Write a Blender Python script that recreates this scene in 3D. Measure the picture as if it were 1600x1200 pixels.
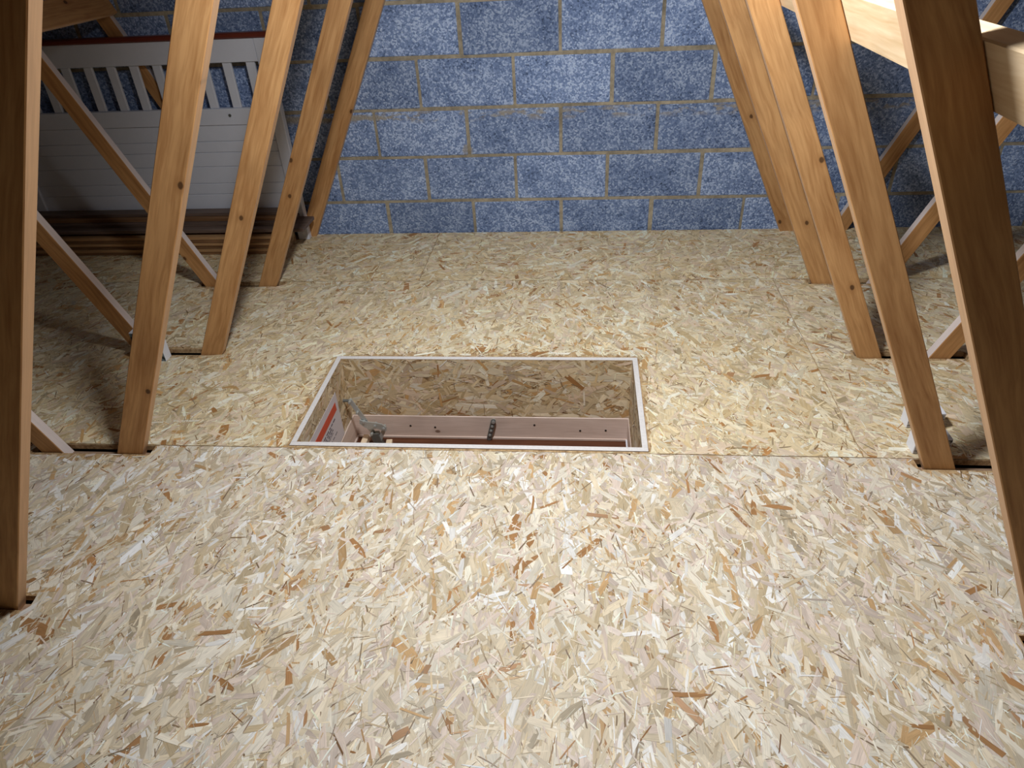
import bpy, bmesh, math, random
import numpy as np
from mathutils import Matrix, Vector

for o in list(bpy.data.objects):
    bpy.data.objects.remove(o)
SC = bpy.context.scene
COL = SC.collection
random.seed(11)
RNG = np.random.default_rng(7)

# ------------------------------------------------------------------ camera
cd = bpy.data.cameras.new('camera')
cam = bpy.data.objects.new('camera', cd)
COL.objects.link(cam)
cd.sensor_fit = 'HORIZONTAL'
cd.sensor_width = 36.0
cd.lens = 36.0 * 1089.45 / 1600.0
cd.clip_start = 0.02
cam.matrix_world = Matrix(((0.99550448, -0.00864071, 0.09431952, 0.1503),
                           (0.08276204, 0.56360574, -0.82188747, -1.0122),
                           (-0.04605733, 0.82599874, 0.56178716, 1.3858),
                           (0, 0, 0, 1)))
SC.camera = cam

# ------------------------------------------------------------------ world, exposure
w = bpy.data.worlds.new('world')
SC.world = w
w.use_nodes = True
w.node_tree.nodes['Background'].inputs[0].default_value = (0.75, 0.85, 1.0, 1)
w.node_tree.nodes['Background'].inputs[1].default_value = 0.02
SC.view_settings.view_transform = 'Standard'
SC.view_settings.look = 'None'
SC.view_settings.exposure = 0.0
SC.view_settings.gamma = 1.0
SC.view_settings.use_curve_mapping = False
LAMP = Vector((-0.13, 0.36, 1.88))
LAMP_DIR = Vector((0.42, 0.24, -0.85)).normalized()
LAMP_POWER = 40.0
LAMP_COLOR = (0.96, 0.985, 1.0)

# ------------------------------------------------------------------ helpers
def srgb(r, g, b, a=1.0):
    f = lambda c: (c / 255 / 12.92) if c / 255 <= 0.04045 else ((c / 255 + 0.055) / 1.055) ** 2.4
    return (f(r), f(g), f(b), a)

class NT:
    def __init__(self, name):
        self.m = bpy.data.materials.new(name)
        self.m.use_nodes = True
        self.t = self.m.node_tree
        self.b = self.t.nodes['Principled BSDF']
    def n(self, typ, **kw):
        x = self.t.nodes.new(typ)
        for k, v in kw.items():
            setattr(x, k, v)
        return x
    def l(self, a, b):
        self.t.links.new(a, b)
    def val(self, sock, v):
        if hasattr(v, 'is_output'):
            self.l(v, sock)
        else:
            sock.default_value = v
    def math(self, op, a, b=0.0, c=None):
        x = self.n('ShaderNodeMath', operation=op)
        self.val(x.inputs[0], a); self.val(x.inputs[1], b)
        if c is not None: self.val(x.inputs[2], c)
        return x.outputs[0]
    def mix(self, fac, a, b, mode='MIX'):
        x = self.n('ShaderNodeMix', data_type='RGBA', blend_type=mode)
        self.val(x.inputs[0], fac); self.val(x.inputs[6], a); self.val(x.inputs[7], b)
        return x.outputs[2]
    def noise(self, vec, scale, detail=3, rough=0.55, dist=0.0):
        x = self.n('ShaderNodeTexNoise')
        if vec is not None: self.l(vec, x.inputs['Vector'])
        x.inputs['Scale'].default_value = scale
        x.inputs['Detail'].default_value = detail
        x.inputs['Roughness'].default_value = rough
        x.inputs['Distortion'].default_value = dist
        return x.outputs[0]
    def vor(self, vec, scale, feature='F1'):
        x = self.n('ShaderNodeTexVoronoi', feature=feature)
        if vec is not None: self.l(vec, x.inputs['Vector'])
        x.inputs['Scale'].default_value = scale
        return x
    def mapping(self, vec, scale=(1, 1, 1)):
        x = self.n('ShaderNodeMapping')
        self.l(vec, x.inputs[0]); x.inputs['Scale'].default_value = scale
        return x.outputs[0]
    def ramp(self, fac, stops):
        x = self.n('ShaderNodeValToRGB')
        self.l(fac, x.inputs[0])
        e = x.color_ramp.elements
        while len(e) < len(stops): e.new(0.5)
        for k, (p, c) in enumerate(stops):
            e[k].position = p; e[k].color = c
        return x.outputs[0]
    def bump(self, h, strength, dist):
        x = self.n('ShaderNodeBump')
        x.inputs['Strength'].default_value = strength
        x.inputs['Distance'].default_value = dist
        self.l(h, x.inputs['Height'])
        self.l(x.outputs[0], self.b.inputs['Normal'])
    def objvec(self):
        tc = self.n('ShaderNodeTexCoord')
        oi = self.n('ShaderNodeObjectInfo')
        mu = self.math('MULTIPLY', oi.outputs['Random'], 57.0)
        cx = self.n('ShaderNodeCombineXYZ')
        self.l(mu, cx.inputs[0]); self.l(mu, cx.inputs[1]); self.l(mu, cx.inputs[2])
        ad = self.n('ShaderNodeVectorMath', operation='ADD')
        self.l(tc.outputs['Object'], ad.inputs[0]); self.l(cx.outputs[0], ad.inputs[1])
        return ad.outputs[0], oi.outputs['Random']

def G(v): return (v, v, v, 1)

def wood_mat(name, light, dark, knot, rough=0.55, knots=True, spec=0.35, edge=None, edge_mix=0.6):
    """softwood with the grain along local Z"""
    q = NT(name)
    v, rnd = q.objvec()
    st = q.mapping(v, (1, 1, 0.055))
    warp = q.noise(q.mapping(v, (1, 1, 0.35)), 7, 2)
    ad = q.n('ShaderNodeVectorMath', operation='MULTIPLY_ADD')
    cx = q.n('ShaderNodeCombineXYZ'); q.l(warp, cx.inputs[0]); q.l(warp, cx.inputs[1])
    q.l(cx.outputs[0], ad.inputs[0]); ad.inputs[1].default_value = (0.05, 0.05, 0); q.l(st, ad.inputs[2])
    g1 = q.noise(ad.outputs[0], 95, 3, 0.6)
    g2 = q.noise(q.mapping(v, (1, 1, 0.12)), 16, 2)
    g3 = q.noise(v, 5, 2)
    fac = q.math('MULTIPLY_ADD', g1, 0.75, q.math('MULTIPLY', g2, 0.45))
    col = q.ramp(fac, [(0.38, dark), (0.72, light)])
    tint = q.math('MULTIPLY_ADD', g3, 0.5, 0.75)
    col = q.mix(1.0, col, q.ramp(tint, [(0.75, G(0.78)), (1.15, G(1.06))]), 'MULTIPLY')
    pr = q.math('MULTIPLY_ADD', rnd, 0.16, 0.92)
    cc = q.n('ShaderNodeCombineXYZ')
    for i in range(3): q.l(pr, cc.inputs[i])
    col = q.mix(1.0, col, cc.outputs[0], 'MULTIPLY')
    if knots:
        sv = q.n('ShaderNodeSeparateXYZ'); q.l(v, sv.inputs[0])
        cv = q.n('ShaderNodeCombineXYZ'); q.l(sv.outputs[0], cv.inputs[0]); q.l(q.math('MULTIPLY', sv.outputs[2], 0.7), cv.inputs[1])
        vo = q.vor(cv.outputs[0], 6.5)
        vo.voronoi_dimensions = '2D'
        d = vo.outputs['Distance']
        gate = q.math('GREATER_THAN', q.n('ShaderNodeSeparateColor').outputs[0], 0.66)
        sp = gate.node.inputs[0].links[0].from_node
        q.l(vo.outputs['Color'], sp.inputs[0])
        dn = q.math('ADD', d, q.math('MULTIPLY', q.math('SUBTRACT', g1, 0.5), 0.03))
        halo = q.ramp(dn, [(0.03, G(1)), (0.14, G(0))])
        core = q.ramp(dn, [(0.035, G(1)), (0.055, G(0))])
        col = q.mix(q.math('MULTIPLY', q.math('MULTIPLY', halo, gate), 0.55), col, dark)
        col = q.mix(q.math('MULTIPLY', q.math('MULTIPLY', core, gate), 0.8), col, knot)
    if edge is not None:                       # sawn narrow edges are paler than the planed faces
        tn = q.n('ShaderNodeTexCoord')
        sx = q.n('ShaderNodeSeparateXYZ'); q.l(tn.outputs['Normal'], sx.inputs[0])
        e_ = q.math('GREATER_THAN', q.math('ABSOLUTE', sx.outputs[0]), 0.8)
        col = q.mix(q.math('MULTIPLY', e_, edge_mix), col, q.mix(g1, edge, tuple(min(1, c * 1.25) for c in edge[:3]) + (1,)))
    q.l(col, q.b.inputs['Base Color'])
    q.b.inputs['Roughness'].default_value = rough
    q.b.inputs['Specular IOR Level'].default_value = spec
    q.bump(g1, 0.12, 0.002)
    return q.m

def plain(name, col, rough=0.5, metal=0.0, var=0.08, scale=30, bump=0.0):
    q = NT(name)
    v, rnd = q.objvec()
    nz = q.noise(v, scale, 3)
    c = q.mix(nz, tuple(x * (1 - var) for x in col[:3]) + (1,), tuple(min(1, x * (1 + var)) for x in col[:3]) + (1,))
    q.l(c, q.b.inputs['Base Color'])
    q.b.inputs['Roughness'].default_value = rough
    q.b.inputs['Metallic'].default_value = metal
    if bump: q.bump(nz, bump, 0.003)
    return q.m

# ---- timbers
M = {}
M['truss'] = wood_mat('truss_timber', srgb(206, 158, 106), srgb(166, 117, 70), srgb(62, 36, 20), edge=srgb(214, 180, 148))
M['outer'] = wood_mat('outer_web_timber', srgb(200, 150, 98), srgb(160, 112, 66), srgb(62, 36, 20), edge=srgb(214, 202, 198), edge_mix=0.95)
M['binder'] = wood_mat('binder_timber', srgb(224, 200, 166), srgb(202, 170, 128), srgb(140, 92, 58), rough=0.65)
M['joist'] = wood_mat('joist_timber', srgb(176, 148, 122), srgb(130, 102, 84), srgb(50, 34, 24), knots=False)
M['frame'] = wood_mat('planed_frame', srgb(224, 204, 192), srgb(206, 184, 170), srgb(110, 76, 56), rough=0.45)
M['pale'] = wood_mat('pale_ladder_timber', srgb(232, 212, 184), srgb(208, 184, 152), srgb(120, 80, 50))
M['lid'] = wood_mat('brown_lid', srgb(104, 62, 40), srgb(78, 44, 28), srgb(30, 16, 10), rough=0.4, knots=False)
M['boardbrown'] = wood_mat('brown_board', srgb(150, 112, 78), srgb(112, 80, 54), srgb(50, 30, 20), knots=False)
M['boardtan'] = wood_mat('tan_board', srgb(196, 156, 112), srgb(160, 118, 80), srgb(50, 30, 20), knots=False)
M['boarddark'] = wood_mat('dark_board', srgb(116, 98, 88), srgb(84, 68, 60), srgb(40, 28, 22), knots=False)
M['white'] = plain('white_paint', srgb(222, 226, 238), 0.45, var=0.03)
M['cap'] = plain('mahogany_cap', srgb(110, 48, 34), 0.35, var=0.12, scale=14)
M['rim'] = plain('white_rim', srgb(226, 222, 220), 0.8, var=0.16, scale=120, bump=0.4)
M['metal'] = plain('zinc_steel', srgb(190, 194, 192), 0.36, 0.45, var=0.12, scale=60)
M['steel_dark'] = plain('dark_steel', srgb(120, 122, 120), 0.4, 0.5, var=0.12, scale=60)
M['dark'] = plain('dark_hole', srgb(30, 24, 20), 0.8)
M['paper'] = plain('label_paper', srgb(226, 220, 226), 0.5, var=0.03)
M['red'] = plain('label_red', srgb(222, 88, 58), 0.5, var=0.08)
M['print'] = plain('label_print', srgb(96, 92, 104), 0.6, var=0.1)
M['carton'] = plain('carton_white', srgb(236, 238, 246), 0.5, var=0.03)
M['felt'] = plain('roof_felt', srgb(128, 130, 138), 0.9, var=0.25, scale=8, bump=0.3)
M['insul'] = plain('ceiling_back', srgb(96, 84, 72), 0.95, var=0.3, scale=25)
M['plastic'] = plain('white_plastic', srgb(225, 225, 222), 0.4, var=0.02)

# carton printed front
q = NT('carton_print')
v, r_ = q.objvec()
nz = q.noise(q.mapping(v, (1.0, 1.0, 1.4)), 75, 2)
q.l(q.ramp(nz, [(0.42, srgb(52, 50, 52)), (0.5, srgb(150, 144, 142)), (0.62, srgb(196, 190, 188))]), q.b.inputs['Base Color'])
q.b.inputs['Roughness'].default_value = 0.5
M['cartonprint'] = q.m
q = NT('carton_teal')
v, r_ = q.objvec()
nz = q.noise(v, 40, 2)
q.l(q.ramp(nz, [(0.44, srgb(18, 20, 26)), (0.5, srgb(60, 84, 96)), (0.6, srgb(120, 132, 138))]), q.b.inputs['Base Color'])
M['cartonteal'] = q.m

# block
q = NT('concrete_block')
v, rnd = q.objvec()
vo = q.vor(v, 135)
sp = q.n('ShaderNodeSeparateColor'); q.l(vo.outputs['Color'], sp.inputs[0])
n1 = q.noise(v, 190, 3, 0.7)
n2 = q.noise(v, 9, 3, 0.6)
f = q.math('ADD', q.math('MULTIPLY', sp.outputs[0], 0.42), q.math('ADD', q.math('MULTIPLY', n1, 0.55), q.math('MULTIPLY', n2, 0.55)))
col = q.ramp(f, [(0.42, srgb(72, 88, 118)), (0.58, srgb(112, 134, 178)), (0.78, srgb(138, 160, 204)), (0.98, srgb(196, 214, 246))])
hs = q.math('MULTIPLY_ADD', rnd, 0.36, 0.80)
cc = q.n('ShaderNodeCombineXYZ')
for i in range(3): q.l(hs, cc.inputs[i])
col = q.mix(1.0, col, cc.outputs[0], 'MULTIPLY')
# mortar smears and odd tan spots, with a shape of their own
gp = q.n('ShaderNodeNewGeometry')
sx = q.n('ShaderNodeSeparateXYZ'); q.l(gp.outputs['Position'], sx.inputs[0])
band = q.ramp(q.math('ABSOLUTE', q.math('SUBTRACT', sx.outputs[2], 0.588)), [(0.006, G(1)), (0.034, G(0))])
n3 = q.noise(q.mapping(gp.outputs['Position'], (1, 1, 2.6)), 7.5, 4, 0.65)
smear = q.math('MULTIPLY', band, q.ramp(n3, [(0.49, G(0)), (0.56, G(1))]))
n4 = q.noise(gp.outputs['Position'], 3.3, 4, 0.6)
spot = q.ramp(n4, [(0.70, G(0)), (0.735, G(0.6))])
col = q.mix(q.math('MAXIMUM', q.math('MULTIPLY', smear, 0.8), spot), col, srgb(176, 164, 140))
q.l(col, q.b.inputs['Base Color'])
q.b.inputs['Roughness'].default_value = 0.92
q.b.inputs['Specular IOR Level'].default_value = 0.2
hgt = q.math('ADD', q.math('MULTIPLY', vo.outputs['Distance'], -0.6), q.math('MULTIPLY', n1, 1.2))
q.bump(hgt, 0.75, 0.006)
M['block'] = q.m

q = NT('mortar')
tc = q.n('ShaderNodeTexCoord')
n1 = q.noise(tc.outputs['Object'], 45, 4, 0.7)
n2 = q.noise(tc.outputs['Object'], 5, 2)
q.l(q.ramp(q.math('ADD', q.math('MULTIPLY', n1, 0.5), q.math('MULTIPLY', n2, 0.5)),
           [(0.36, srgb(122, 114, 98)), (0.64, srgb(186, 174, 152))]), q.b.inputs['Base Color'])
q.b.inputs['Roughness'].default_value = 0.95
q.bump(n1, 0.5, 0.004)
M['mortar'] = q.m

# oriented strand board: body and strands
q = NT('osb_body')
v, rnd = q.objvec()
n1 = q.noise(q.mapping(v, (1, 0.25, 1)), 120, 3, 0.7)
n2 = q.noise(v, 35, 3)
q.l(q.ramp(q.math('ADD', q.math('MULTIPLY', n1, 0.5), q.math('MULTIPLY', n2, 0.5)),
           [(0.34, srgb(120, 88, 56)), (0.5, srgb(186, 154, 112)), (0.66, srgb(214, 190, 150))]), q.b.inputs['Base Color'])
q.b.inputs['Roughness'].default_value = 0.7
M['osb'] = q.m

def strand_mat(name, tint):
    q = NT(name)
    ca = q.n('ShaderNodeAttribute', attribute_name='tone')
    gv = q.n('ShaderNodeAttribute', attribute_name='grain')
    tg = q.n('ShaderNodeAttribute', attribute_name='across')
    st = q.mapping(gv.outputs['Vector'], (0.09, 1, 1))
    g = q.noise(st, 330, 3, 0.6)
    g2 = q.noise(q.mapping(gv.outputs['Vector'], (0.3, 1, 1)), 60, 2)
    fib = q.ramp(q.noise(q.mapping(gv.outputs['Vector'], (0.035, 1, 1)), 700, 2, 0.5), [(0.30, G(0.80)), (0.46, G(1.0)), (0.70, G(1.06))])
    k = q.math('MULTIPLY', fib, q.math('MULTIPLY_ADD', g, 0.46, q.math('MULTIPLY_ADD', g2, 0.36, 0.61)))
    cc = q.n('ShaderNodeCombineXYZ')
    for i in range(3): q.l(k, cc.inputs[i])
    c = q.mix(1.0, ca.outputs['Color'], cc.outputs[0], 'MULTIPLY')
    c = q.mix(1.0, c, tint, 'MULTIPLY')
    q.l(c, q.b.inputs['Base Color'])
    q.b.inputs['Roughness'].default_value = 0.52
    q.b.inputs['Specular IOR Level'].default_value = 0.55
    q.b.inputs['Anisotropic'].default_value = 0.85
    q.l(tg.outputs['Vector'], q.b.inputs['Tangent'])
    return q.m
M['strand'] = strand_mat('osb_strands', (1, 1, 1, 1))
M['strand_lining'] = strand_mat('osb_lining_strands', (0.97, 0.92, 0.82, 1))

# ------------------------------------------------------------------ object builders
def link(o, parent=None):
    COL.objects.link(o)
    if parent is not None: o.parent = parent
    return o

def empty(name, loc=(0, 0, 0)):
    o = bpy.data.objects.new(name, None)
    o.location = loc
    o.empty_display_size = 0.1
    return link(o)

def tag(o, label, cat, group=None):
    o['label'] = label; o['category'] = cat
    if group: o['group'] = group
    return o

def struct(o):
    o['kind'] = 'structure'
    return o

def mesh_box(name, sx, sy, sz, bevel=0.0015, seg=1):
    bm = bmesh.new()
    bmesh.ops.create_cube(bm, size=1.0)
    for v_ in bm.verts:
        v_.co = Vector((v_.co.x * sx, v_.co.y * sy, v_.co.z * sz))
    if bevel > 0:
        bmesh.ops.bevel(bm, geom=list(bm.edges), offset=bevel, segments=seg, affect='EDGES', profile=0.5)
    me = bpy.data.meshes.new(name)
    bm.to_mesh(me); bm.free()
    return me

def box(name, lo, hi, mat, parent=None, bevel=0.0015, axis='Z'):
    """axis-aligned box between two corners; local Z runs along `axis` so the wood grain follows it"""
    lo = Vector(lo); hi = Vector(hi)
    c = (lo + hi) / 2; s = hi - lo
    if axis == 'X':
        me = mesh_box(name, s.z, s.y, s.x, bevel); rot = Matrix.Rotation(math.pi / 2, 4, 'Y')
    elif axis == 'Y':
        me = mesh_box(name, s.x, s.z, s.y, bevel); rot = Matrix.Rotation(-math.pi / 2, 4, 'X')
    else:
        me = mesh_box(name, s.x, s.y, s.z, bevel); rot = Matrix.Identity(4)
    o = bpy.data.objects.new(name, me)
    me.materials.append(M[mat])
    link(o, parent)
    off = parent.location if parent is not None else Vector()
    if parent is not None and parent.parent is not None: off = off + parent.parent.location
    o.matrix_basis = Matrix.Translation(c - off) @ rot
    return o

def bar(name, a, b, wx, wy, mat, parent=None, side=(0, 1, 0), bevel=0.002):
    """a timber from a to b; local Z = length, local Y = side direction (thickness wy), local X = width wx"""
    a = Vector(a); b = Vector(b)
    z = (b - a).normalized(); y = Vector(side)
    y = (y - z * y.dot(z)).normalized(); x = y.cross(z)
    me = mesh_box(name, wx, wy, (b - a).length, bevel)
    me.materials.append(M[mat])
    o = bpy.data.objects.new(name, me)
    link(o, parent)
    m = Matrix((x, y, z)).transposed().to_4x4()
    off = parent.location if parent is not None else Vector()
    if parent is not None and parent.parent is not None: off = off + parent.parent.location
    o.matrix_basis = Matrix.Translation((a + b) / 2 - off) @ m
    return o

def from_bm(name, bm, mat, parent=None, smooth=False):
    me = bpy.data.meshes.new(name)
    bm.to_mesh(me); bm.free()
    me.materials.append(M[mat])
    if smooth:
        for p in me.polygons: p.use_smooth = True
    return link(bpy.data.objects.new(name, me), parent)

def add_cyl(bm, a, b, r, seg=12, r2=None):
    a = Vector(a); b = Vector(b)
    z = (b - a).normalized()
    m = Matrix.Translation((a + b) / 2) @ z.to_track_quat('Z', 'Y').to_matrix().to_4x4()
    bmesh.ops.create_cone(bm, cap_ends=True, segments=seg, radius1=r, radius2=r if r2 is None else r2,
                          depth=(b - a).length, matrix=m)

# ------------------------------------------------------------------ strands
PAL = [((222, 204, 172), .26), ((232, 220, 196), .24), ((218, 198, 178), .18), ((206, 184, 146), .12),
       ((240, 234, 222), .08), ((196, 178, 148), .06), ((174, 128, 82), .028), ((200, 162, 114), .045)]
PALC = np.array([srgb(*c)[:3] for c, _ in PAL]); PALW = np.array([x for _, x in PAL]); PALW = PALW / PALW.sum()

def strands(name, rect, holes, mat, parent, density=5200, mean=90, spread=40, z0=0.0, matrix=None, size=1.0, tint=(1, 1, 1), swing=0):
    x0, x1, y0, y1 = rect
    n = int((x1 - x0) * (y1 - y0) * density)
    kind = RNG.choice(3, n, p=[.13, .29, .58])
    L = np.where(kind == 0, RNG.uniform(.065, .19, n), np.where(kind == 1, RNG.uniform(.03, .09, n), RNG.uniform(.008, .055, n))) * size
    W = np.where(kind == 0, RNG.uniform(.012, .036, n), np.where(kind == 1, RNG.uniform(.005, .017, n), RNG.uniform(.0007, .0042, n))) * size
    cx = RNG.uniform(x0, x1, n); cy = RNG.uniform(y0, y1, n)
    an = np.radians(RNG.normal(mean, spread, n) + swing * np.tanh(cx / 0.5))
    flat = RNG.random(n) < .18
    an = np.where(flat, RNG.uniform(0, np.pi, n), an)
    # outline: eight points, ragged ends
    u = np.array([-.5, -.17, .17, .5, .5, .17, -.17, -.5])[None, :] + RNG.uniform(-.05, .05, (n, 8))
    vv = np.array([-.5, -.5, -.5, -.5, .5, .5, .5, .5])[None, :] + RNG.uniform(-.06, .06, (n, 8))
    tap = RNG.random(n)
    taper = np.where(tap < .3, RNG.uniform(.15, .6, n), RNG.uniform(.75, 1.0, n))
    vv[:, [3, 4]] *= taper[:, None]
    tap2 = np.where(RNG.random(n) < .2, RNG.uniform(.2, .7, n), 1.0)
    vv[:, [0, 7]] *= tap2[:, None]
    u[:, 0] += RNG.uniform(-.09, .09, n); u[:, 4] += RNG.uniform(-.09, .09, n)
    bend = RNG.normal(0, .012, n)
    px = u * L[:, None]; py = vv * W[:, None] + (u ** 2 - .1) * (bend * L)[:, None] * 4
    ca, sa = np.cos(an)[:, None], np.sin(an)[:, None]
    X = cx[:, None] + px * ca - py * sa
    Y = cy[:, None] + px * sa + py * ca
    m_ = 0.0008
    X = np.clip(X, x0 + m_, x1 - m_); Y = np.clip(Y, y0 + m_, y1 - m_)
    keep = np.ones(n, bool)
    for hx0, hx1, hy0, hy1 in holes:
        for t in np.linspace(-.5, .5, 5):
            sx_ = cx + t * L * ca[:, 0]; sy_ = cy + t * L * sa[:, 0]
            keep &= ~((sx_ > hx0 - .002) & (sx_ < hx1 + .002) & (sy_ > hy0 - .002) & (sy_ < hy1 + .002))
        inside = (X > hx0 - .001) & (X < hx1 + .001) & (Y > hy0 - .001) & (Y < hy1 + .001)
        keep &= ~inside.any(axis=1)
    level = RNG.random(n) * np.where(kind == 0, .75, 1.0) + np.where(kind == 2, .15, 0)
    tilt = RNG.normal(0, .00045, n)
    Z = z0 + .0002 + level[:, None] * .0016 + u * tilt[:, None] + vv * RNG.normal(0, .0002, n)[:, None]
    Z = np.maximum(Z, z0 + .0001)
    ci = RNG.choice(len(PAL), n, p=PALW)
    tone = PALC[ci] * np.clip(RNG.normal(1.0, .10, n), .7, 1.25)[:, None]
    rk = RNG.random(n)
    sl_ = kind == 2
    tone = np.where((sl_ & (rk < .10))[:, None], tone * np.array([.40, .33, .27]), tone)
    tone = np.where((sl_ & (rk > .10) & (rk < .34))[:, None], tone * np.array([.78, .72, .64]), tone)
    tone = np.where((sl_ & (rk > .62))[:, None], np.minimum(tone * 1.25, .93), tone)
    tone = np.minimum(tone * np.array(tint), .96)
    off = RNG.uniform(0, 50, (n, 1))
    idx = np.where(keep)[0]; n = len(idx)
    co = np.stack([X[idx], Y[idx], Z[idx]], -1).reshape(-1, 3)
    me = bpy.data.meshes.new(name)
    me.vertices.add(n * 8); me.loops.add(n * 8); me.polygons.add(n)
    me.vertices.foreach_set('co', co.astype(np.float32).ravel())
    me.loops.foreach_set('vertex_index', np.arange(n * 8, dtype=np.int32))
    me.polygons.foreach_set('loop_start', np.arange(0, n * 8, 8, dtype=np.int32))
    me.polygons.foreach_set('loop_total', np.full(n, 8, np.int32))
    a = me.attributes.new('tone', 'FLOAT_COLOR', 'POINT')
    t4 = np.concatenate([np.repeat(tone[idx], 8, 0), np.ones((n * 8, 1))], 1)
    a.data.foreach_set('color', t4.astype(np.float32).ravel())
    a = me.attributes.new('grain', 'FLOAT_VECTOR', 'POINT')
    gr = np.stack([px[idx] + off[idx], py[idx] + off[idx] * .37, np.repeat(off[idx], 8, 1)], -1).reshape(-1, 3)
    a.data.foreach_set('vector', gr.astype(np.float32).ravel())
    a = me.attributes.new('across', 'FLOAT_VECTOR', 'POINT')
    ac = np.stack([np.repeat(-sa[idx], 8, 1), np.repeat(ca[idx], 8, 1), np.zeros((n, 8))], -1).reshape(-1, 3)
    if matrix is not None:
        R3 = np.array(matrix.to_3x3()); ac = ac @ R3.T
    a.data.foreach_set('vector', ac.astype(np.float32).ravel())
    me.update(calc_edges=True)
    me.materials.append(M[mat])
    o = bpy.data.objects.new(name, me)
    o['kind'] = 'stuff'
    link(o, parent)
    if matrix is not None: o.matrix_basis = matrix
    return o

def board(name, rect, holes, mat, parent, z0, z1):
    """rectangular sheet with rectangular cut-outs"""
    x0, x1, y0, y1 = rect
    hs = []
    for h in holes:
        a = (max(h[0], x0), min(h[1], x1), max(h[2], y0), min(h[3], y1))
        if a[0] < a[1] and a[2] < a[3]: hs.append(a)
    xs = sorted({x0, x1} | {h[0] for h in hs} | {h[1] for h in hs})
    ys = sorted({y0, y1} | {h[2] for h in hs} | {h[3] for h in hs})
    bm = bmesh.new()
    vt = {}
    def V(i, j):
        if (i, j) not in vt: vt[(i, j)] = bm.verts.new((xs[i], ys[j], z1))
        return vt[(i, j)]
    for i in range(len(xs) - 1):
        for j in range(len(ys) - 1):
            mx = (xs[i] + xs[i + 1]) / 2; my = (ys[j] + ys[j + 1]) / 2
            if any(h[0] < mx < h[1] and h[2] < my < h[3] for h in hs): continue
            bm.faces.new((V(i, j), V(i + 1, j), V(i + 1, j + 1), V(i, j + 1)))
    r = bmesh.ops.extrude_face_region(bm, geom=list(bm.faces))
    for v_ in [g for g in r['geom'] if isinstance(g, bmesh.types.BMVert)]: v_.co.z = z0
    bmesh.ops.recalc_face_normals(bm, faces=list(bm.faces))
    return from_bm(name, bm, mat, parent), hs

# ================================================================== THE SETTING
WY = 2.424            # face of the gable blockwork
XC = -0.025           # middle of the roof
APEX = 2.69           # underside of the felt at the ridge
SL = 0.588            # roof slope
HX0, HX1, HY0, HY1 = -0.7685, 0.366, 0.6535, 1.190   # hatch lining, outside
TY = [0.0, 0.6, 1.2, 1.8, 2.385]                    # front faces of the trusses

# ---- floor: back of the ceiling below, boards on top
TH = 0.018
ceil_back, _ = board('floor', (-4.2, 4.2, -2.4, 2.5), [(HX0, HX1, HY0, HY1)], 'insul', None, -0.125, -0.115)
struct(ceil_back)
floor = ceil_back
slots = []
for k, y in enumerate(TY[:4]):
    slots.append((-1.62 if k else -1.40, -1.213 if k != 2 else -1.236, y - 0.003, y + 0.041))
    slots.append((1.131 if k != 2 else 1.142, 1.53 if k else 1.30, y - 0.003, y + 0.041))
g = 0.0008
HATCH = (HX0 - g, HX1 + g, HY0 - g, HY1 + g)
FRONT = (0.98, 1.01, 1.08); MID = (1.05, 1.04, 0.96); BACK = (1.09, 1.06, 0.94)  # floor glare painted into the tints: front boards whiter, rear ones brighter and yellower
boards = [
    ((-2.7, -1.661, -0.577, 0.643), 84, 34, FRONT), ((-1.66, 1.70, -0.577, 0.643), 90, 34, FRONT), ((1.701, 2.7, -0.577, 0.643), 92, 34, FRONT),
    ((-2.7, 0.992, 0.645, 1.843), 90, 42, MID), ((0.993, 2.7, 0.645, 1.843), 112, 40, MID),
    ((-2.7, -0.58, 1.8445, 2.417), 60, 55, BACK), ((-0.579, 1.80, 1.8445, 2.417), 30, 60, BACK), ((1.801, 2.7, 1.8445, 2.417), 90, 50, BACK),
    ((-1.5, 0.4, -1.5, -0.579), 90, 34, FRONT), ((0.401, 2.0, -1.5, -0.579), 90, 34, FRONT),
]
for rect, mean, spread, tone in boards:
    ob, hs = board('osb_board', rect, slots + [HATCH], 'osb', floor, -TH, 0.0)
    far = rect[2] < -0.577 - 0.01
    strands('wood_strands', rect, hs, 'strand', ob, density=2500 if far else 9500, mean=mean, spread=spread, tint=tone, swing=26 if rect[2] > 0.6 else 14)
# ---- gable wall
bm = bmesh.new()
zt = lambda x: APEX + 0.02 - SL * abs(x - XC)
pts = [(-4.45, -0.2), (4.40, -0.2), (4.40, zt(4.40)), (XC, zt(XC)), (-4.45, zt(-4.45))]
f1 = bm.faces.new([bm.verts.new((x, WY + 0.003, z)) for x, z in pts])
r = bmesh.ops.extrude_face_region(bm, geom=[f1])
for v_ in [g_ for g_ in r['geom'] if isinstance(g_, bmesh.types.BMVert)]: v_.co.y += 0.1
bmesh.ops.recalc_face_normals(bm, faces=list(bm.faces))
wall = struct(from_bm('wall_back', bm, 'mortar'))
block_meshes = []
for k in range(5):
    me = mesh_box('block', 0.4355, 0.100, 0.2105, 0.005, 2)
    rr = random.Random(k)
    for v_ in me.vertices:
        v_.co += Vector((rr.uniform(-1, 1) * .0016, rr.uniform(-1, 1) * .0006, rr.uniform(-1, 1) * .0016))
    me.materials.append(M['block'])
    block_meshes.append(me)
ROWOFF = [-0.392, -0.165, -0.391, -0.156, -0.393]
BED0 = 0.1689
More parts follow.
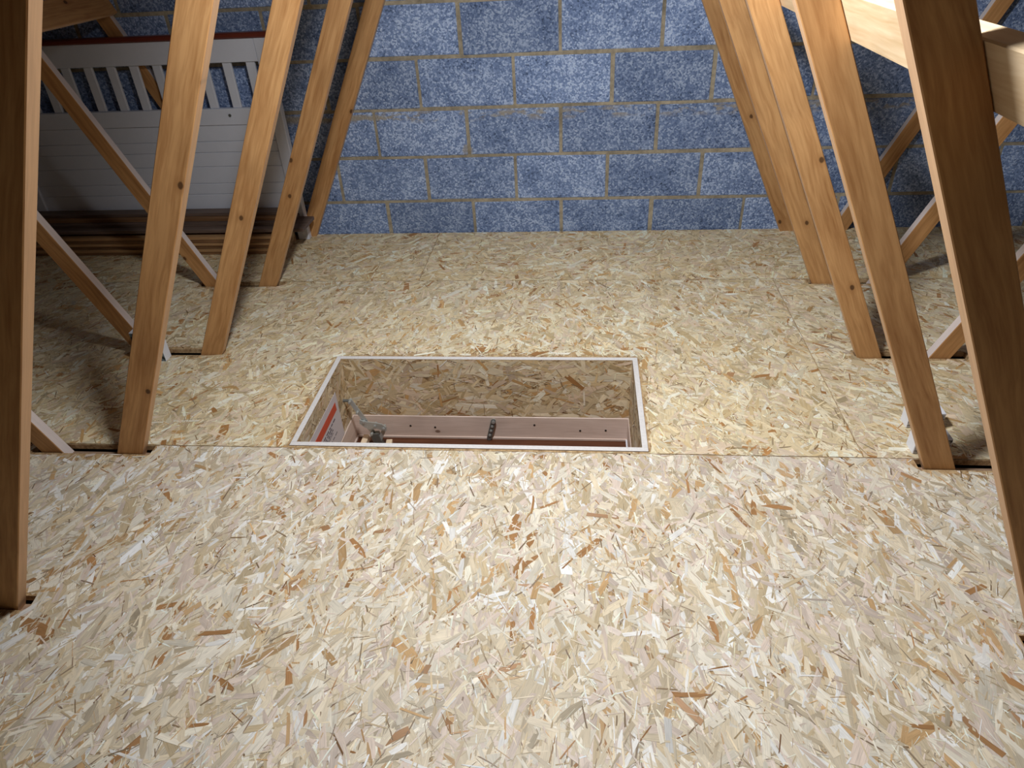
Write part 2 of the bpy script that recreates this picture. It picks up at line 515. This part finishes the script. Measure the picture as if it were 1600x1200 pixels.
for rI in range(12):
    zc = BED0 - 0.1125 + 0.225 * rI
    off = ROWOFF[rI] if rI < 5 else (-0.16 if rI % 2 else -0.39)
    for k in range(-10, 11):
        xc = off + 0.225 + 0.45 * k
        if abs(xc - XC) + 0.16 > (APEX - zc) / SL: continue
        o = bpy.data.objects.new('block', random.choice(block_meshes))
        link(o, wall)
        o.location = (xc + random.uniform(-.002, .002), WY + 0.05 + random.uniform(-.0015, .0015), zc + random.uniform(-.0015, .0015))
        o.rotation_euler = (0, random.gauss(0, .0022), random.choice((0, math.pi)))
# wall behind the camera
bm = bmesh.new()
f1 = bm.faces.new([bm.verts.new((x, -2.4, z)) for x, z in pts])
r = bmesh.ops.extrude_face_region(bm, geom=[f1])
for v_ in [g_ for g_ in r['geom'] if isinstance(g_, bmesh.types.BMVert)]: v_.co.y -= 0.1
bmesh.ops.recalc_face_normals(bm, faces=list(bm.faces))
struct(from_bm('wall_front', bm, 'mortar'))
# roof felt on the rafters
bm = bmesh.new()
zr = lambda x: APEX - SL * abs(x - XC)
prof = [(-4.4, zr(-4.4)), (XC, zr(XC)), (4.35, zr(4.35))]
up = [(x, z + 0.01) for x, z in prof]
ring = prof + up[::-1]
va = [bm.verts.new((x, -2.45, z)) for x, z in ring]
vb = [bm.verts.new((x, 2.43, z)) for x, z in ring]
for i in range(6):
    bm.faces.new((va[i], va[(i + 1) % 6], vb[(i + 1) % 6], vb[i]))
bmesh.ops.recalc_face_normals(bm, faces=list(bm.faces))
struct(from_bm('ceiling', bm, 'felt'))

# ================================================================== TRUSSES
T = 0.035
def truss(y, label):
    t = empty('roof_truss', (XC, y, -0.02))
    yc = y + T / 2
    s_ = (0, 1, 0)
    jl = random.uniform(-.002, .002)
    bar('web', (-1.2825 - .49 * .06 + jl, yc, -0.06), (-1.2825 + .49 * 2.50 + jl, yc, 2.50), 0.0775, T, 'truss', t, s_)
    bar('web', (1.189 + .473 * .06, yc, -0.06), (1.189 - .473 * 2.50, yc, 2.50), 0.0775, T, 'truss', t, s_)
    bar('web', (-1.548 + .445 * .06, yc, -0.06), (-1.548 - .445 * 1.31, yc, 1.31), 0.068, T, 'outer', t, s_)
    bar('web', (1.428 - .455 * .06, yc, -0.06), (1.428 + .455 * 1.30, yc, 1.30), 0.068, T, 'outer', t, s_)
    bar('bottom_chord', (-4.1, yc, -0.067), (4.05, yc, -0.067), 0.09, T - .002, 'joist', t, s_)
    c = math.cos(math.atan(SL)); h = 0.097
    dz = h / 2 / c + 0.002
    bar('rafter', (-4.3, yc, zr(-4.3) - dz), (XC, yc, zr(XC) - dz), h, T - .001, 'truss', t, s_)
    bar('rafter', (4.25, yc, zr(4.25) - dz), (XC, yc, zr(XC) - dz), h, T - .001, 'truss', t, s_)
    tag(t, label, 'roof truss', 'timber roof trusses')
    return t
truss(TY[0], 'timber roof truss nearest the camera, its broad dark webs at both picture edges')
truss(TY[1], 'timber roof truss standing on the floor just in front of the open hatch')
truss(TY[2], 'timber roof truss in line with the back edge of the hatch')
truss(TY[3], 'timber roof truss between the hatch and the block wall, in front of the cot panel')
truss(TY[4], 'timber roof truss standing flat against the grey block wall')

# binders along the loft, nailed to the web edges
def binder(xe, slope, z0, z1, ya, yb, thick, label, mat='binder'):
    """board lying against the sloping web edge x = xe + slope*z"""
    c = math.sqrt(1 + slope * slope)
    n_ = Vector((1 / c, 0, -slope / c))          # away from the web
    if slope > 0: n_ = n_
    zc = (z0 + z1) / 2
    p = Vector((xe + slope * zc, 0, zc)) + n_ * (thick / 2 + .001)
    wid = (z1 - z0) * c
    o = bar('binder', (p.x, ya, p.z), (p.x, yb, p.z), wid, thick, mat, None, (n_.x, 0, n_.z), 0.0025)
    return tag(o, label, 'timber')
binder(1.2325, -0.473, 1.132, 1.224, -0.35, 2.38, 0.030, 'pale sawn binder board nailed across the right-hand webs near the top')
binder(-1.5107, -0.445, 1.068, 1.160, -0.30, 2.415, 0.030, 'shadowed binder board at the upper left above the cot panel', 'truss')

# ================================================================== HATCH
hatch = empty('loft_hatch', (-0.2, 0.92, -0.4))
tag(hatch, 'open loft hatch lined with strand board, white rim flush with the floor', 'loft hatch')
t_ = 0.018
ZT = 0.0015
ZB = -0.262
def lining(lo, hi, face):
    p = box('lining_panel', lo, hi, 'osb', hatch, 0.0008)
    # white sawn edge on top
    rimo = box('rim', (lo[0], lo[1], hi[2]), (hi[0], hi[1], hi[2] + 0.002), 'rim', None, 0.0006)
    rimo.parent = p
    rimo.matrix_parent_inverse = (Matrix.Translation(hatch.location) @ p.matrix_basis).inverted()
    if face is not None:
        a, b, mtx = face
        s_ = strands('wood_strands', (0, a, 0, b), [], 'strand_lining', None, 5200, 10, 40, matrix=mtx)
        s_.parent = p
        s_.matrix_parent_inverse = (Matrix.Translation(hatch.location) @ p.matrix_basis).inverted()
    return p
hgt = ZT - ZB
def frame_mtx(o, ux, uy):
    ux = Vector(ux); uy = Vector(uy); uz = ux.cross(uy)
    m = Matrix((ux, uy, uz)).transposed().to_4x4()
    m.translation = Vector(o)
    return m
lining((HX0, HY1 - t_, ZB), (HX1, HY1, ZT), (HX1 - HX0 - 2 * t_, hgt, frame_mtx((HX0 + t_, HY1 - t_, ZB), (1, 0, 0), (0, 0, 1))))
lining((HX0, HY0, ZB), (HX1, HY0 + t_, ZT), (HX1 - HX0 - 2 * t_, hgt, frame_mtx((HX1 - t_, HY0 + t_, ZB), (-1, 0, 0), (0, 0, 1))))
lining((HX0, HY0 + t_ + .0005, ZB), (HX0 + t_, HY1 - t_ - .0005, ZT), (HY1 - HY0 - 2 * t_, hgt, frame_mtx((HX0 + t_, HY0 + t_, ZB), (0, 1, 0), (0, 0, 1))))
lining((HX1 - t_, HY0 + t_ + .0005, ZB), (HX1, HY1 - t_ - .0005, ZT), (HY1 - HY0 - 2 * t_, hgt, frame_mtx((HX1 - t_, HY1 - t_, ZB), (0, -1, 0), (0, 0, 1))))
# planed frame below the lining
FZ0, FZ1 = -0.362, ZB - 0.0005
ix0, ix1, iy0, iy1 = HX0 + t_ + .004, HX1 - t_ - .004, HY0 + t_ + .004, HY1 - t_ - .004
box('frame_rail', (HX0, iy1, FZ0), (HX1, HY1, FZ1), 'frame', hatch, 0.002, 'X')
box('frame_rail', (HX0, HY0, FZ0), (HX1, iy0, FZ1), 'frame', hatch, 0.002, 'X')
box('frame_rail', (HX0, iy0 + .0005, FZ0), (ix0, iy1 - .0005, FZ1), 'frame', hatch, 0.002, 'Y')
box('frame_rail', (ix1, iy0 + .0005, FZ0), (HX1, iy1 - .0005, FZ1), 'frame', hatch, 0.002, 'Y')
# bead round the lid
bz0, bz1 = FZ0 - 0.010, FZ0
box('bead', (ix0 - .006, iy1 - .005, bz0), (ix1 + .006, iy1 + .012, bz1), 'frame', hatch, 0.001, 'X')
box('bead', (ix0 - .006, iy0 - .012, bz0), (ix1 + .006, iy0 + .005, bz1), 'white', hatch, 0.001, 'X')
box('bead', (ix0 - .012, iy0 + .005, bz0), (ix0 + .005, iy1 - .005, bz1), 'frame', hatch, 0.001, 'Y')
box('bead', (ix1 - .005, iy0 + .005, bz0), (ix1 + .012, iy1 - .005, bz1), 'white', hatch, 0.001, 'Y')
lid = box('lid', (HX0 + .004, HY0 + .004, -0.398), (HX1 - .004, HY1 - .004, -0.3725), 'lid', hatch, 0.001, 'X')
lid['label'] = 'dark brown hatch lid at the bottom'
# knots/nail heads are in the timber; screws in the frame
for x, z in ((-0.42, -0.318), (-0.02, -0.30), (0.16, -0.325), (0.26, -0.322), (-0.52, -0.312)):
    bm = bmesh.new(); add_cyl(bm, (x, iy1 + .001, z), (x, iy1 - .0012, z), 0.0042, 10)
    o = from_bm('screw_head', bm, 'dark', hatch); o.location = -hatch.location
# printed sticker on the left lining
sxp = HX0 + t_ + .0022
st = box('warning_sticker', (sxp, 0.70, -0.258), (sxp + .0008, 1.045, -0.064), 'paper', hatch, 0.0)
st['label'] = 'white printed sticker with an orange-red heading bar'
def on_sticker(nm, y0, y1, z0, z1, mat):
    o = box(nm, (sxp + .0008, y0, z0), (sxp + .0012, y1, z1), mat, None, 0.0)
    o.parent = st
    o.matrix_parent_inverse = (Matrix.Translation(hatch.location) @ st.matrix_basis).inverted()
on_sticker('heading_bar', 0.74, 1.022, -0.128, -0.094, 'red')
rr = random.Random(5)
for row in range(9):
    z = -0.142 - row * 0.0115
    y = 0.745
    end = 0.93 + rr.uniform(-.05, .06) + (0.04 if row < 3 else 0)
    hh = 0.006 if row < 3 else 0.0035
    while y < end:
        l_ = rr.uniform(.012, .034)
        on_sticker('print_word', y, min(y + l_, end), z - hh, z, 'print')
        y += l_ + rr.uniform(.004, .008)

# folding stay on the left
def plate(name, outline, yc_, th, mat, parent):
    bm = bmesh.new()
    f_ = bm.faces.new([bm.verts.new((x, yc_ - th / 2, z)) for x, z in outline])
    r_ = bmesh.ops.extrude_face_region(bm, geom=[f_])
    for v_ in [g_ for g_ in r_['geom'] if isinstance(g_, bmesh.types.BMVert)]: v_.co.y += th
    bmesh.ops.recalc_face_normals(bm, faces=list(bm.faces))
    o = from_bm(name, bm, mat, parent); o.location = -hatch.location
    return o
def strap(a, b, w_):
    a = Vector((a[0], 0, a[1])); b = Vector((b[0], 0, b[1])); d = (b - a).normalized(); n_ = Vector((-d.z, 0, d.x)) * w_ / 2
    out = []
    for s in range(7):
        an = math.pi / 2 + math.pi * s / 6
        p = a + (d * math.cos(an) + n_.normalized() * math.sin(an)) * w_ / 2
        out.append((p.x, p.z))
    for s in range(7):
        an = -math.pi / 2 + math.pi * s / 6
        p = b + (d * math.cos(an) + n_.normalized() * math.sin(an)) * w_ / 2
        out.append((p.x, p.z))
    return out
YA = 1.105
plate('stay_arm', strap((-0.722, -0.146), (-0.674, -0.252), 0.017), YA, 0.006, 'metal', hatch)
plate('stay_arm', strap((-0.690, -0.246), (-0.636, -0.345), 0.019), YA + .008, 0.006, 'metal', hatch)
crescent = [(-0.697, -0.230), (-0.670, -0.240), (-0.640, -0.243), (-0.612, -0.250), (-0.597, -0.264), (-0.596, -0.280),
            (-0.606, -0.287), (-0.618, -0.279), (-0.634, -0.272), (-0.650, -0.271), (-0.664, -0.277), (-0.680, -0.268), (-0.700, -0.248)]
plate('stay_bracket', crescent, YA - .009, 0.005, 'metal', hatch)
plate('stay_arm', strap((-0.605, -0.274), (-0.634, -0.335), 0.016), YA - .002, 0.006, 'metal', hatch)
plate('stay_foot', [(-0.668, -0.302), (-0.634, -0.300), (-0.618, -0.3715), (-0.652, -0.3715)], YA + .001, 0.022, 'steel_dark', hatch)
for x, z in ((-0.722, -0.146), (-0.700, -0.196), (-0.682, -0.240), (-0.640, -0.259), (-0.607, -0.271), (-0.660, -0.300)):
    bm = bmesh.new(); add_cyl(bm, (x, YA - .016, z), (x, YA + .011, z), 0.0052, 12)
    o = from_bm('rivet', bm, 'metal', hatch); o.location = -hatch.location
bm = bmesh.new(); add_cyl(bm, (HX0 + t_, YA, -0.146), (-0.720, YA, -0.146), 0.006, 12)
o = from_bm('stay_pin', bm, 'steel_dark', hatch); o.location = -hatch.location
# catch in the middle of the back rail
plate('catch_strap', strap((-0.181, -0.276), (-0.203, -0.362), 0.019), iy1 - .010, 0.005, 'steel_dark', hatch)
for k in range(4):
    x = -0.181 - 0.006 * k; z = -0.278 - 0.022 * k
    bm = bmesh.new(); add_cyl(bm, (x, iy1 - .016, z), (x, iy1 + .001, z), 0.0072 if k == 0 else 0.0048, 12)
    o = from_bm('catch_bolt' if k == 0 else 'rivet', bm, 'metal', hatch); o.location = -hatch.location
# ladder folded on the lid
lad = empty('loft_ladder', (-0.64, 0.95, -0.3722))
tag(lad, 'pale wooden loft ladder lying folded on the brown hatch lid', 'ladder')
bar('stile', (-0.701, 0.72, -0.357), (-0.701, 1.146, -0.357), 0.024, 0.030, 'pale', lad, (0, 0, 1))
bar('stile', (-0.555, 0.72, -0.357), (-0.600, 1.118, -0.357), 0.024, 0.030, 'pale', lad, (0, 0, 1))
bar('tread', (-0.689, 0.80, -0.357), (-0.574, 0.80, -0.357), 0.07, 0.018, 'pale', lad, (0, 0, 1))

# ================================================================== COT PANEL AND BOARDS ON THE LEFT
CY0, CY1 = 2.345, 2.380
CXR = -1.262; CXL = -2.72
cot = empty('cot_panel', (-1.85, 2.36, 0))
tag(cot, 'white slatted cot side panel with a dark red cap, standing against the block wall', 'cot panel')
box('post', (CXR - 0.058, CY0 - .003, 0.001), (CXR, CY1 + .001, 0.965), 'white', cot, 0.003)
box('post', (CXL, CY0 - .003, 0.001), (CXL + 0.058, CY1 + .001, 0.965), 'white', cot, 0.003)
box('cap_rail', (CXL - .02, CY0 - .012, 0.965), (CXR + .02, CY1 + .004, 0.988), 'cap', cot, 0.006, 'X')
xa, xb = CXL + 0.0585, CXR - 0.0585
box('top_rail', (xa, CY0, 0.866), (xb, CY1 - .006, 0.9645), 'white', cot, 0.002, 'X')
x = -1.364
while x > xa + .03:
    box('slat', (x - 0.021, CY0 + .008, 0.666), (x + 0.021, CY1 - .012, 0.8655), 'white', cot, 0.002)
    x -= 0.1138
box('panel_rail', (xa, CY0, 0.590), (xb, CY1 - .006, 0.6655), 'white', cot, 0.002, 'X')
zs = [0.589, 0.513, 0.460, 0.390, 0.306, 0.250, 0.160]
for k in range(len(zs) - 1):
    box('panel_plank', (xa, CY0 + .006, zs[k + 1] + .0006), (xb, CY1 - .012, zs[k] - .0006), 'white', cot, 0.0022, 'X')
for x, z in ((-1.30, 0.64), (-1.52, 0.635), (-2.05, 0.225)):
    bm = bmesh.new(); add_cyl(bm, (x, CY0 + .006, z), (x, CY0 - .0035, z), 0.007, 12)
    o = from_bm('screw_cap', bm, 'steel_dark', cot); o.location = -cot.location

ORD = ['bottom', 'second', 'third', 'fourth', 'fifth', 'sixth', 'seventh', 'eighth']
z = 0.0022
for k in range(6):
    th = 0.0165
    dx = random.uniform(-.012, .006); dy = random.uniform(-.006, .006)
    o = box('stored_board', (-2.80 + dx, 2.158 + dy, z), (-1.352 + dx, 2.336, z + th - .0022), ('boardbrown', 'boardtan')[k % 2], None, 0.001, 'X')
    tag(o, ('lowest' if k == 0 else ORD[k]) + ' brown board counted up from the floor in the stack before the cot panel', 'board', 'stacked boards before the cot panel')
    z += th
# bearer and the wide board on top
z += 0.0002
o = box('stored_board', (-2.78, 2.215, z), (-1.40, 2.336, z + .012), 'boarddark', None, 0.001, 'X')
tag(o, 'set-back dark board making a black gap under the wide grey-brown board', 'board', 'stacked boards before the cot panel')
z += 0.0124
o = box('stored_board', (-2.82, 2.168, z), (-1.210, 2.338, z + .018), 'boarddark', None, 0.002, 'X')
tag(o, 'wide grey-brown board whose end sticks out past the white cot post', 'board', 'stacked boards before the cot panel')
z += 0.0184
for k in range(3):
    o = box('stored_board', (-2.78 + .01 * k, 2.215 + .028 * k, z), (-1.285 - .02 * k, 2.3395, z + .0155), 'boardbrown' if k % 2 else 'boarddark', None, 0.001, 'X')
    tag(o, ('lower', 'middle', 'upper')[k] + ' of three narrow boards lying on the wide grey-brown board', 'board', 'stacked boards before the cot panel')
    z += 0.016
# offcut of strand board by the stack end
oc = box('osb_offcut', (-1.349, 2.215, 0.0022), (-1.331, 2.335, 0.098), 'osb', None, 0.001)
tag(oc, 'small strand board offcut standing at the end of the stacked boards', 'offcut')

# ================================================================== SMALL CARTONS
def carton(lo, hi, label, front='cartonprint', left='carton'):
    t = empty('carton', ((lo[0] + hi[0]) / 2, (lo[1] + hi[1]) / 2, lo[2]))
    box('body', lo, hi, 'carton', t, 0.0012)
    e = 0.0006
    box('printed_face', (lo[0] + .002, lo[1] - e, lo[2] + .002), (hi[0] - .002, lo[1], hi[2] - .003), front, t, 0.0)
    if left != 'carton':
        box('printed_face', (lo[0] - e, lo[1] + .002, lo[2] + .002), (lo[0], hi[1] - .002, hi[2] - .002), left, t, 0.0)
    return tag(t, label, 'carton', 'small white cartons behind the posts')
carton((1.135, 0.664, 0.0022), (1.236, 0.712, 0.058), 'small white carton right behind the right-hand post by the floor slot')
carton((1.163, 0.790, 0.0022), (1.268, 0.835, 0.058), 'small white carton farther behind the right-hand post, clear of the slot')
carton((-1.548, 1.147, 0.0022), (-1.437, 1.187, 0.128), 'small white carton with dark print standing behind the left-hand post', 'cartonteal')

# ================================================================== LAMP
lamp = empty('bulkhead_lamp', LAMP)
tag(lamp, 'round white lamp on a bracket fixed to a left-hand truss web, just above the picture', 'lamp')
LQ = LAMP_DIR.to_track_quat('-Z', 'Y')
def lampart(nm, bm, mat, smooth=False):
    o = from_bm(nm, bm, mat, lamp, smooth)
    o.rotation_mode = 'QUATERNION'; o.rotation_quaternion = LQ
    return o
bm = bmesh.new(); add_cyl(bm, (0, 0, 0.004), (0, 0, 0.05), 0.12, 40, 0.10)
lampart('housing', bm, 'plastic')
q = NT('lamp_diffuser')
q.b.inputs['Base Color'].default_value = (0.9, 0.9, 0.88, 1)
q.b.inputs['Emission Color'].default_value = LAMP_COLOR + (1,)
q.b.inputs['Emission Strength'].default_value = 12
M['diffuser'] = q.m
bm = bmesh.new(); add_cyl(bm, (0, 0, 0), (0, 0, 0.004), 0.112, 40)
lampart('diffuser', bm, 'diffuser')
back = LAMP - LAMP_DIR * 0.05
bar('bracket', back, (-1.2825 + .49 * 1.80, 0.597, 1.80), 0.03, 0.006, 'steel_dark', lamp)
ld = bpy.data.lights.new('lamp_light', 'AREA')
ld.shape = 'DISK'; ld.size = 0.22
ld.energy = LAMP_POWER; ld.color = LAMP_COLOR
lo_ = bpy.data.objects.new('lamp_light', ld)
link(lo_, lamp)
lo_.rotation_mode = 'QUATERNION'; lo_.rotation_quaternion = LQ
lo_.location = LAMP_DIR * 0.002
